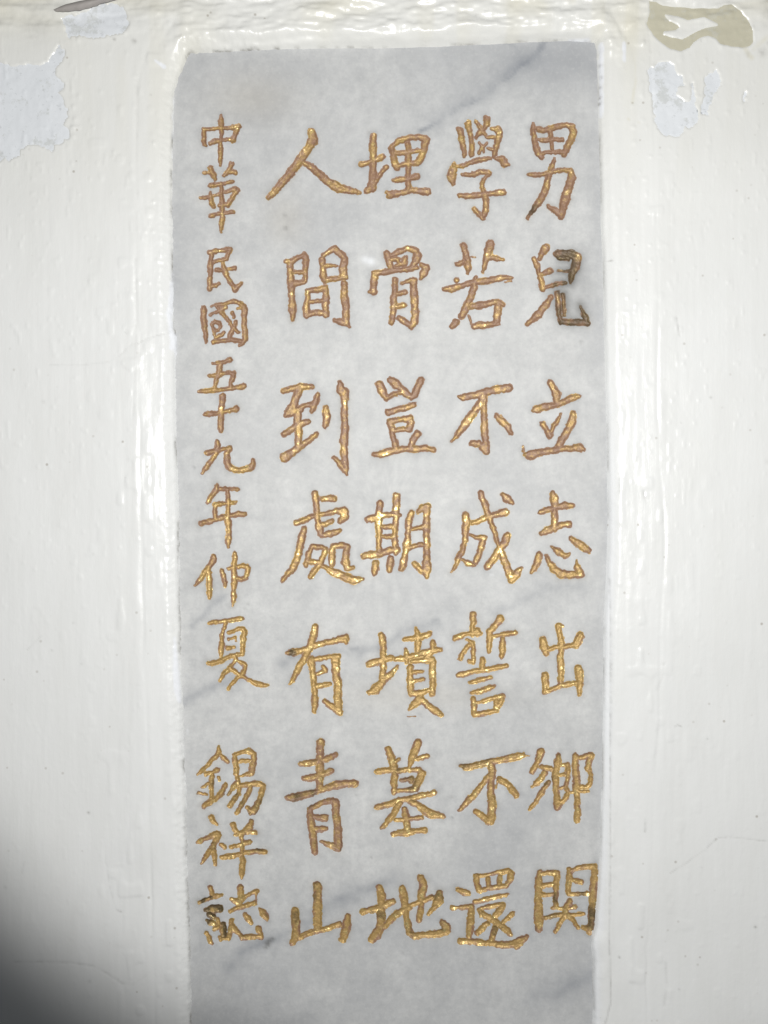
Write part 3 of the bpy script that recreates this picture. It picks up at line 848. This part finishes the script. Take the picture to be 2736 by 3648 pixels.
for bx, by, r, st in ((2134,240,6,.5),(2137,282,6,.6),(2134,318,6,.55),(2133,352,8,.7),(2132,372,8,.7),(2140,52,6,.6),(2404,157,3,.7),(2368,180,3,.6),(2485,163,3,.6),(2735,112,6,.8),(2316,22,10,.4),
                      (418,158,5,.6),(487,164,8,.6),(543,350,4,.5),(422,128,3,.6),(12,100,10,.3),(120,45,22,.15),(1150,3,14,.2),(440,52,12,.35),(455,80,8,.25),(2320,250,8,.35),(2590,30,16,.2),(2725,172,8,.4)):
    dirt = np.maximum(dirt, st * np.exp(-(np.hypot(X - bx, Y - by) / r) ** 2) * (.8 + .3 * vn(X, Y, 9, 9, 54)))
PR = [([(624,940,4),(622,1000,10),(608,1120,10),(606,1160,5)]), ([(2137,170,8),(2139,300,7),(2139,420,6)]), ([(2100,150,6),(2030,148,5)]),
      ([(626,2270,4),(630,2380,10),(634,2460,10),(644,2500,4)]), ([(612,1150,6),(616,1240,8)]), ([(560,230,4),(590,250,6)]), ([(628,330,5),(622,420,5),(620,560,4)]),
      ([(622,1200,14),(632,1260,9),(636,1400,5)]), ([(2215,170,7),(2216,230,5)])]
prim = np.zeros_like(X)
for p in PR:
    prim = np.maximum(prim, sstep(3, -3, line_d(X, Y, p) + 3 * vn(X, Y, 18, 18, 46)))
prim = np.maximum(prim, .55 * sstep(900, 2100, Y) * np.exp(-((s - 12) / 16.) ** 2) * (X > 1368) + 0)
CARVE = 3.4
pm = np.full(X.shape, 1e9)
for k in PATCH: pm = np.minimum(pm, patch_sd(X, Y, k))
pm = np.minimum(pm, varn_sd(X, Y))
for bx, by in ((268,335),(268,365),(292,358),(272,395),(278,440),(272,468),(272,500),(262,520),(255,535),(326,250),(262,250),(290,162),(250,162),
               (452,135),(545,110),(595,120),(612,104),(640,165),(655,150),(600,186),(368,342),(415,556),(552,490),(555,520),(2450,182),(2558,184),(2620,190),
               (2100,30),(2130,70),(2145,78),(2190,125),(2195,140),(2240,112),(2262,100),(2250,106),(2282,170),(2660,120)):
    H += (2.2 + 1.2 * math.sin(bx)) * np.exp(-(np.hypot(X - bx, (Y - by) * .8) / (7.5 + 1.5 * math.sin(by))) ** 2)
Hfull = H.copy()
H = H + 1.0 * np.exp(-((pm - 4) / 5.0) ** 2) * (.4 + .6 * vn(X, Y, 30, 30, 52)) - CARVE * 1.6 * sstep(1.5, -5.5, pm)
keep = (np.minimum.reduce([s[:-1, :-1], s[1:, :-1], s[1:, 1:], s[:-1, 1:]]) > -22)
co_, q_, at_ = grid_part(X, Y, H, keep, {'dirt': dirt, 'yellow': yellow, 'primer': prim})
link('paint_coat', raw_mesh('paint_coat', co_, q_, at_), M_WALL, wall)
# the masonry behind the paint
def box_mesh(name, x0, x1, y0, y1, h0, h1):
    v = [W(np.array(float(a)), np.array(float(b)), np.array(float(c))) for c in (h0, h1) for b in (y0, y1) for a in (x0, x1)]
    f = [(0, 1, 3, 2), (4, 6, 7, 5), (0, 4, 5, 1), (2, 3, 7, 6), (0, 2, 6, 4), (1, 5, 7, 3)]
    return raw_mesh(name, v, f, smooth=False)
link('plaster_core', box_mesh('plaster_core', -1500, 4200, -1500, 5000, -700, -130), M_BACK, wall)

def inset(name, label, sdf, bounds, mat, depth):
    x0, x1, y0, y1 = bounds
    # same lattice as the wall so that both surfaces cross cleanly
    ix = np.where((wx >= x0) & (wx <= x1))[0]; iy = np.where((wy >= y0) & (wy <= y1))[0]
    sl = np.s_[iy[0]:iy[-1] + 1, ix[0]:ix[-1] + 1]
    x, y = X[sl], Y[sl]; d = sdf(x, y)
    h = Hfull[sl] - depth + .5 * vn(x, y, 15, 15, 50) + .4 * vn(x, y, 40, 90, 51)
    m = np.minimum.reduce([d[:-1, :-1], d[1:, :-1], d[1:, 1:], d[:-1, 1:]]) < 6
    c, q, a = grid_part(x, y, h, m)
    o = link(name, raw_mesh(name, c, q, a), mat, wall); o['label'] = label
    return o
for k, lab in (('left', 'large ragged pale blue primer patch at the left'), ('top', 'small primer patch under the curled flake'),
               ('right', 'tall primer patch to the upper right of the tablet'), ('small', 'narrow primer patch at the upper right'),
               ('tiny', 'tiny sliver of primer at the upper right')):
    P = np.array(PATCH[k]); b = P.min(0) - 20; e = P.max(0) + 20
    inset('primer_patch', lab, lambda x, y, k=k: patch_sd(x, y, k), (b[0], e[0], b[1], e[1]), M_PRIMER, 2.6)
inset('undercoat_patch', 'glossy beige undercoat patch in the top right corner', varn_sd, (2260, 2710, 0, 230), M_VARNISH, 2.4)

# the curled flake of paint at the top left: a lifted tongue seen from its dirty side
def flake():
    n, m = 40, 7; co = []
    top = [(208,60),(250,44),(300,33),(350,24),(400,14),(452,12)]; bot = [(212,66),(250,68),(300,64),(350,50),(400,32),(450,17)]
    u = np.linspace(0, 1, len(top)); g = np.linspace(0, 1, n)
    tx, ty = np.interp(g, u, [p[0] for p in top]), np.interp(g, u, [p[1] for p in top])
    bx, by = np.interp(g, u, [p[0] for p in bot]), np.interp(g, u, [p[1] for p in bot])
    base = float(np.median(Hfull[(Y > 20) & (Y < 70) & (X > 200) & (X < 450)]))
    jx = vn(g * 240, g * 0, 12, 12, 60) * 2.0
    V = []
    for j in range(m):
        f = j / (m - 1)
        x = tx * (1 - f) + bx * f; y = ty * (1 - f) + by * f + jx * f
        h = base + 5 + 16 * math.sin(math.pi * (.15 + .75 * f)) * np.sin(np.pi * np.clip(g, .02, .98)) ** .5
        V.append(W(x, y, h))
    for j in range(m):                                   # back side, thickness of the paint film
        f = 1 - j / (m - 1)
        x = tx * (1 - f) + bx * f; y = ty * (1 - f) + by * f + jx * f + .5
        h = base + 1 + 16 * math.sin(math.pi * (.15 + .75 * f)) * np.sin(np.pi * np.clip(g, .02, .98)) ** .5
        V.append(W(x, y, h))
    V = np.concatenate(V); q = []
    for j in range(2 * m):
        j2 = (j + 1) % (2 * m)
        for i in range(n - 1): q.append((j * n + i, j2 * n + i, j2 * n + i + 1, j * n + i + 1))
    o = link('paint_flake', raw_mesh('paint_flake', V, q), M_FLAKE, wall); o['label'] = 'curled dark edged paint flake above the primer patch'
flake()

# ------------------------------------------------------------------ the marble tablet and its characters
tab = bpy.data.objects.new('marble_tablet', None); C.objects.link(tab)
tab['label'] = 'grey white marble tablet with gold painted engraved Chinese characters, set into the cream wall'
tab['category'] = 'stone tablet'

ST = 2.0                                              # lattice of the carved areas
GX0, GX1, GY0, GY1 = 580, 2220, 120, 4240
NB = 4                                                # a coarse cell is NB fine cells
gx = np.arange(GX0, GX1 + 1, ST); gy = np.arange(GY0, GY1 + 1, ST)
gx = gx[:(len(gx) - 1) // NB * NB + 1]; gy = gy[:(len(gy) - 1) // NB * NB + 1]
D = np.full((len(gy), len(gx)), 30.0, np.float32)

chars = []
for line in GLYPHS.strip().splitlines():
    if line[0] == '@':
        nm, x0, y0, wdt = line[1:].split(); k = float(wdt) / 1659.0
        chars.append((nm, [])); x0, y0 = float(x0), float(y0); continue
    dark = line[0] == '!'
    pts = []
    for p in line.lstrip('!').split(';'):
        a, b, r = map(float, p.split()); pts.append((x0 + a * k, y0 + b * k, max(r * k * .5 + 2.0, 3.6)))
    chars[-1][1].append((pts, dark))

def groove(d):
    return -6.5 * sstep(-1.5, 9.5, -d) + 6.5 * sstep(-1.5, 9.5, 0)

char_fields = []
for nm, strokes in chars:
    P = np.array([p for st, _ in strokes for p in st])
    i0 = int((P[:, 0].min() - 34 - GX0) / ST); i1 = int((P[:, 0].max() + 34 - GX0) / ST)
    j0 = int((P[:, 1].min() - 34 - GY0) / ST); j1 = int((P[:, 1].max() + 34 - GY0) / ST)
    sl = np.s_[j0:j1 + 1, i0:i1 + 1]
    x, y = np.meshgrid(gx[i0:i1 + 1], gy[j0:j1 + 1])
    wxn = x + 1.6 * vn(x, y, 16, 16, 70); wyn = y + 1.6 * vn(x, y, 16, 16, 71)
    d = np.full(x.shape, 30.0); dd = np.full(x.shape, 30.0); rad = np.full(x.shape, 8.0)
    for pts, dark in strokes:
        for p, q in zip(pts[:-1], pts[1:]):
            v = seg_d(wxn, wyn, *p[:2], *q[:2], p[2], q[2])
            near = v < d; d = np.where(near, v, d); rad = np.where(near, .5 * (p[2] + q[2]), rad)
            if dark: dd = np.minimum(dd, v)
    d = d + 1.7 * vn(x, y, 8, 8, 72) + .9 * vn(x, y, 4, 4, 73) + 1.5 * vn(x, y, 22, 22, 74)
    D[sl] = np.minimum(D[sl], d)
    char_fields.append((nm, x, y, d, dd, rad, sl))

GX, GY = np.meshgrid(gx, gy)
SH = groove(D)                                        # marble height
def marble_attrs(x, y, d):
    ax = x; e = slab_sd_simple(x, y)
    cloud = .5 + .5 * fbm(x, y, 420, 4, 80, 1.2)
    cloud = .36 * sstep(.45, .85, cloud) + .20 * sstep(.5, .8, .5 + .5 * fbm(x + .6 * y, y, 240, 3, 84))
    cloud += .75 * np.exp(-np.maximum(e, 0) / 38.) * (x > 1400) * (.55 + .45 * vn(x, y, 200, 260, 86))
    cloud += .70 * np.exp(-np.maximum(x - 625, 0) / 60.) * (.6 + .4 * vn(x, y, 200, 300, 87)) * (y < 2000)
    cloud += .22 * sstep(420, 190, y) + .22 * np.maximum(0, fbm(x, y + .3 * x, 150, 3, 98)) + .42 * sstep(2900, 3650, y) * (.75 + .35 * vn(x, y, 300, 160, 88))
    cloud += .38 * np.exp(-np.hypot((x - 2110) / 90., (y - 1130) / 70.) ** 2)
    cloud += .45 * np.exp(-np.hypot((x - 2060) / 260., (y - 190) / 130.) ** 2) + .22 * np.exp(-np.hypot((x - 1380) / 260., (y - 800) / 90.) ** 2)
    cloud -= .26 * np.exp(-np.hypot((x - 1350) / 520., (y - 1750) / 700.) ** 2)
    wob = 14 * vn(x, y, 90, 90, 89) + 7 * vn(x, y, 30, 30, 90)
    vein = np.zeros_like(x)
    for pts, wd, st in (([(1960,120),(1900,185),(1850,235),(1810,275),(1740,325),(1660,378),(1590,415),(1500,455)], 10, .46),
                        ([(1900,185),(1800,262),(1700,345),(1560,425)], 40, .34),
                        ([(1790,150),(1835,170),(1870,200)], 12, .22),
                        ([(690,2222),(740,2180),(800,2120)], 16, .26), ([(1560,2215),(1500,2235),(1380,2285),(1200,2330),(1000,2360)], 20, .26),
                        ([(1250,2305),(1275,2300)], 9, .5), ([(1540,2212),(1560,2205)], 9, .4),
                        ([(640,2500),(720,2455),(850,2430)], 26, .26),
                        ([(2080,2080),(1960,2100),(1840,2135),(1760,2175)], 22, .20),
                        ([(820,3440),(900,3380),(980,3340),(1100,3280),(1240,3190),(1400,3130)], 34, .42), ([(900,3390),(980,3345),(1040,3310)], 12, .42),
                        ([(1900,3560),(2000,3520),(2110,3470)], 50, .25)):
        m = (x > min(p[0] for p in pts) - 150) & (x < max(p[0] for p in pts) + 150) & (y > min(p[1] for p in pts) - 150) & (y < max(p[1] for p in pts) + 150)
        if not m.any(): continue
        dl = np.full(x.shape, 1e9); xm, ym, wm = x[m], y[m], wob[m]
        v = np.full(xm.shape, 1e9)
        for p, q in zip(pts[:-1], pts[1:]): v = np.minimum(v, seg_d(xm, ym + wm, p[0], p[1], q[0], q[1]))
        vein[m] = np.maximum(vein[m], 1.35 * st * (.7 * np.exp(-(v / wd) ** 2) + .45 * np.exp(-(np.abs(v + .35 * wm) / (.28 * wd + 3)) ** 1.5)) * (.85 + .35 * vn(xm, ym, 70, 50, 95)))
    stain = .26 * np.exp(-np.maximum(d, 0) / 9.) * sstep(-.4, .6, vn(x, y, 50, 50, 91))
    stain = np.maximum(stain, .78 * np.exp(-np.maximum(d, 0) / 24.) * np.exp(-np.hypot((x - 2035) / 90., (y - 1030) / 150.) ** 4))
    for px, py, r, st in ((1016,768,6,.40),(1018,812,9,.45),(953,3362,11,.85),(960,3352,10,.8),(970,3345,8,.75),(945,3374,6,.7),(1609,2838,5,.35),(1610,2912,4,.4),(1038,2326,16,.70),
                          (1050,2322,12,.6),(1270,2833,5,.4),(1600,2838,4,.3),(2070,1218,7,.3),(1325,3055,5,.3),(720,3210,3,.4),(1438,3395,5,.25),
                          (882,2150,5,.35),(872,2166,5,.35),(719,2205,4,.4),(692,1665,5,.35),(1014,2230,2,.4),(1462,3260,4,.3),(1455,2585,3,.4),(1497,2548,6,.3)):
        stain = np.maximum(stain, st * np.exp(-(np.hypot(x - px + 2 * vn(x, y, 8, 8, 92), y - py) / r) ** 2))
    tan = .45 * np.exp(-np.hypot((x - 900) / 150., (y - 350) / 90.) ** 2) + .4 * np.exp(-np.hypot((x - 1020) / 70., (y - 780) / 90.) ** 2) + .35 * np.exp(-np.hypot((x - 1500) / 320., (y - 2480) / 60.) ** 2) + .45 * np.exp(-np.maximum(d, 0) / 7.) * sstep(0, .7, vn(x, y, 90, 90, 93))
    chip = .9 * np.exp(-(np.hypot(x - 1322, y - 932) / 13.) ** 2) + .7 * np.exp(-(np.hypot(x - 1300, y - 925) / 12.) ** 2) + .8 * np.exp(-(np.hypot(x - 1752, y - 2049) / 4.) ** 2) * 1.0
    chip += .8 * sstep(3.0, 0, line_d(x, y, [(670,2330),(672,2500),(670,2620)]) + vn(x, y, 10, 10, 94)) + .5 * sstep(2.5, 0, line_d(x, y, [(694,3260),(697,3380)]))
    return {'cloud': np.clip(cloud, 0, 1), 'vein': np.clip(vein, 0, 1), 'stain': np.clip(stain, 0, 1), 'tan': np.clip(tan, 0, 1), 'chip': np.clip(chip, 0, 1)}
def slab_sd_simple(x, y):
    return np.interp(y, [0, 800, 1800, 3050, 3648], [2128, 2142, 2163, 2136, 2110]) - x

# coarse cells where nothing is carved, fine cells elsewhere
ncx = (len(gx) - 1) // NB; ncy = (len(gy) - 1) // NB
fine = np.zeros((ncy, ncx), bool)
for j in range(NB + 1):
    for i in range(NB + 1):
        fine |= (D[j:j + ncy * NB:NB, i:i + ncx * NB:NB][:ncy, :ncx] < 1.0)
cxx, cyy = GX[::NB, ::NB], GY[::NB, ::NB]
Dc = D[::NB, ::NB].astype(float)
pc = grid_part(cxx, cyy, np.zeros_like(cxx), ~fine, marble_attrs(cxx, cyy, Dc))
fk = np.repeat(np.repeat(fine, NB, 0), NB, 1)
dmax = np.maximum.reduce([D[:-1, :-1], D[1:, :-1], D[1:, 1:], D[:-1, 1:]])
fk &= ~(dmax < -3.0)                                  # marble right under the thick of the gold is never seen
pf = grid_part(GX, GY, SH, fk, None)
vx = pf[0][:, 0] / S + CX; vy = CY - pf[0][:, 2] / S
jj = np.round((vy - GY0) / ST).astype(int); ii = np.round((vx - GX0) / ST).astype(int)
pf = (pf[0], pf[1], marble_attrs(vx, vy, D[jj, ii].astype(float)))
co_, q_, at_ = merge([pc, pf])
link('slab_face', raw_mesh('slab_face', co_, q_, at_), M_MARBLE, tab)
link('slab_body', box_mesh('slab_body', GX0, GX1, GY0, GY1, -120, -14), M_MARBLE, tab)

for nm, x, y, d, dd, rad, sl in char_fields:
    Dl = D[sl]
    own = d <= Dl + 1e-6
    g = groove(d)
    h = g + np.clip(-.55 * d, -1.4, 1.0) + .5 * np.clip(-d, 0, 1) * (vn(x, y, 7, 7, 75) * 1.1 + vn(x, y, 14, 14, 76) * 1.0)
    edge = 1 - sstep(0, 1, -d / np.maximum(rad, 4.0) * 1.15)
    edge = edge * np.clip(.62 + .8 * vn(x, y, 34, 34, 96) + .5 * vn(x, y, 11, 11, 97), 0, 1.35)
    tone = np.interp(y, [400, 800, 1300, 1700, 2000, 2350, 2700, 3300], [.12, .02, .02, .10, .26, .70, .44, .50])
    if nm == '男': tone = tone - .12
    if nm in ('青',): tone = tone - .35
    if nm in ('国', '國'): tone = tone - .12
    dark = sstep(8, -5, dd) * (.34 + .30 * vn(x, y, 16, 16, 78))
    yb = sstep(.35, .8, vn(x, y, 60, 60, 77)) * .14
    dark = dark + yb * sstep(2300, 2900, y) * 1.6
    if nm == '兒': dark = dark + sstep(1930, 2010, x) * (.36 + .20 * vn(x, y, 20, 20, 79))
    if nm == '有': dark = dark + .6 * np.exp(-(np.hypot(x - 1040, y - 2326) / 13.) ** 2)
    if nm == '男': dark = dark + .40 * np.exp(-np.hypot(x - 1895, y - 745) ** 2 / 28. ** 2) + .25 * np.exp(-np.hypot((x - 2045) / 10., (y - 620) / 50.) ** 2)
    if nm == '関': dark = dark + .42 * np.exp(-np.hypot((x - 2105) / 22., (y - 3270) / 50.) ** 2) + .45 * np.exp(-np.hypot((x - 1978) / 10., (y - 3210) / 24.) ** 2)
    if nm == '地': dark = dark + .3 * np.exp(-np.hypot((x - 2060 + 500) / 25., (y - 3190) / 25.) ** 2) + .25 * np.exp(-np.hypot((x - 1585) / 22., (y - 3300) / 30.) ** 2)
    m = np.minimum.reduce([d[:-1, :-1], d[1:, :-1], d[1:, 1:], d[:-1, 1:]]) < 1.6
    c, q, a = grid_part(x, y, h, m, {'edge': edge, 'tone': tone, 'dark': np.clip(dark, 0, 1)})
    o = link('engraved_character', raw_mesh('engraved_character', c, q, a), M_GOLD, tab)
    o['label'] = 'engraved gold character ' + nm
bpy.context.view_layer.update()
print('TRIS', sum(len(o.data.polygons) * 2 for o in bpy.data.objects if o.type == 'MESH'))
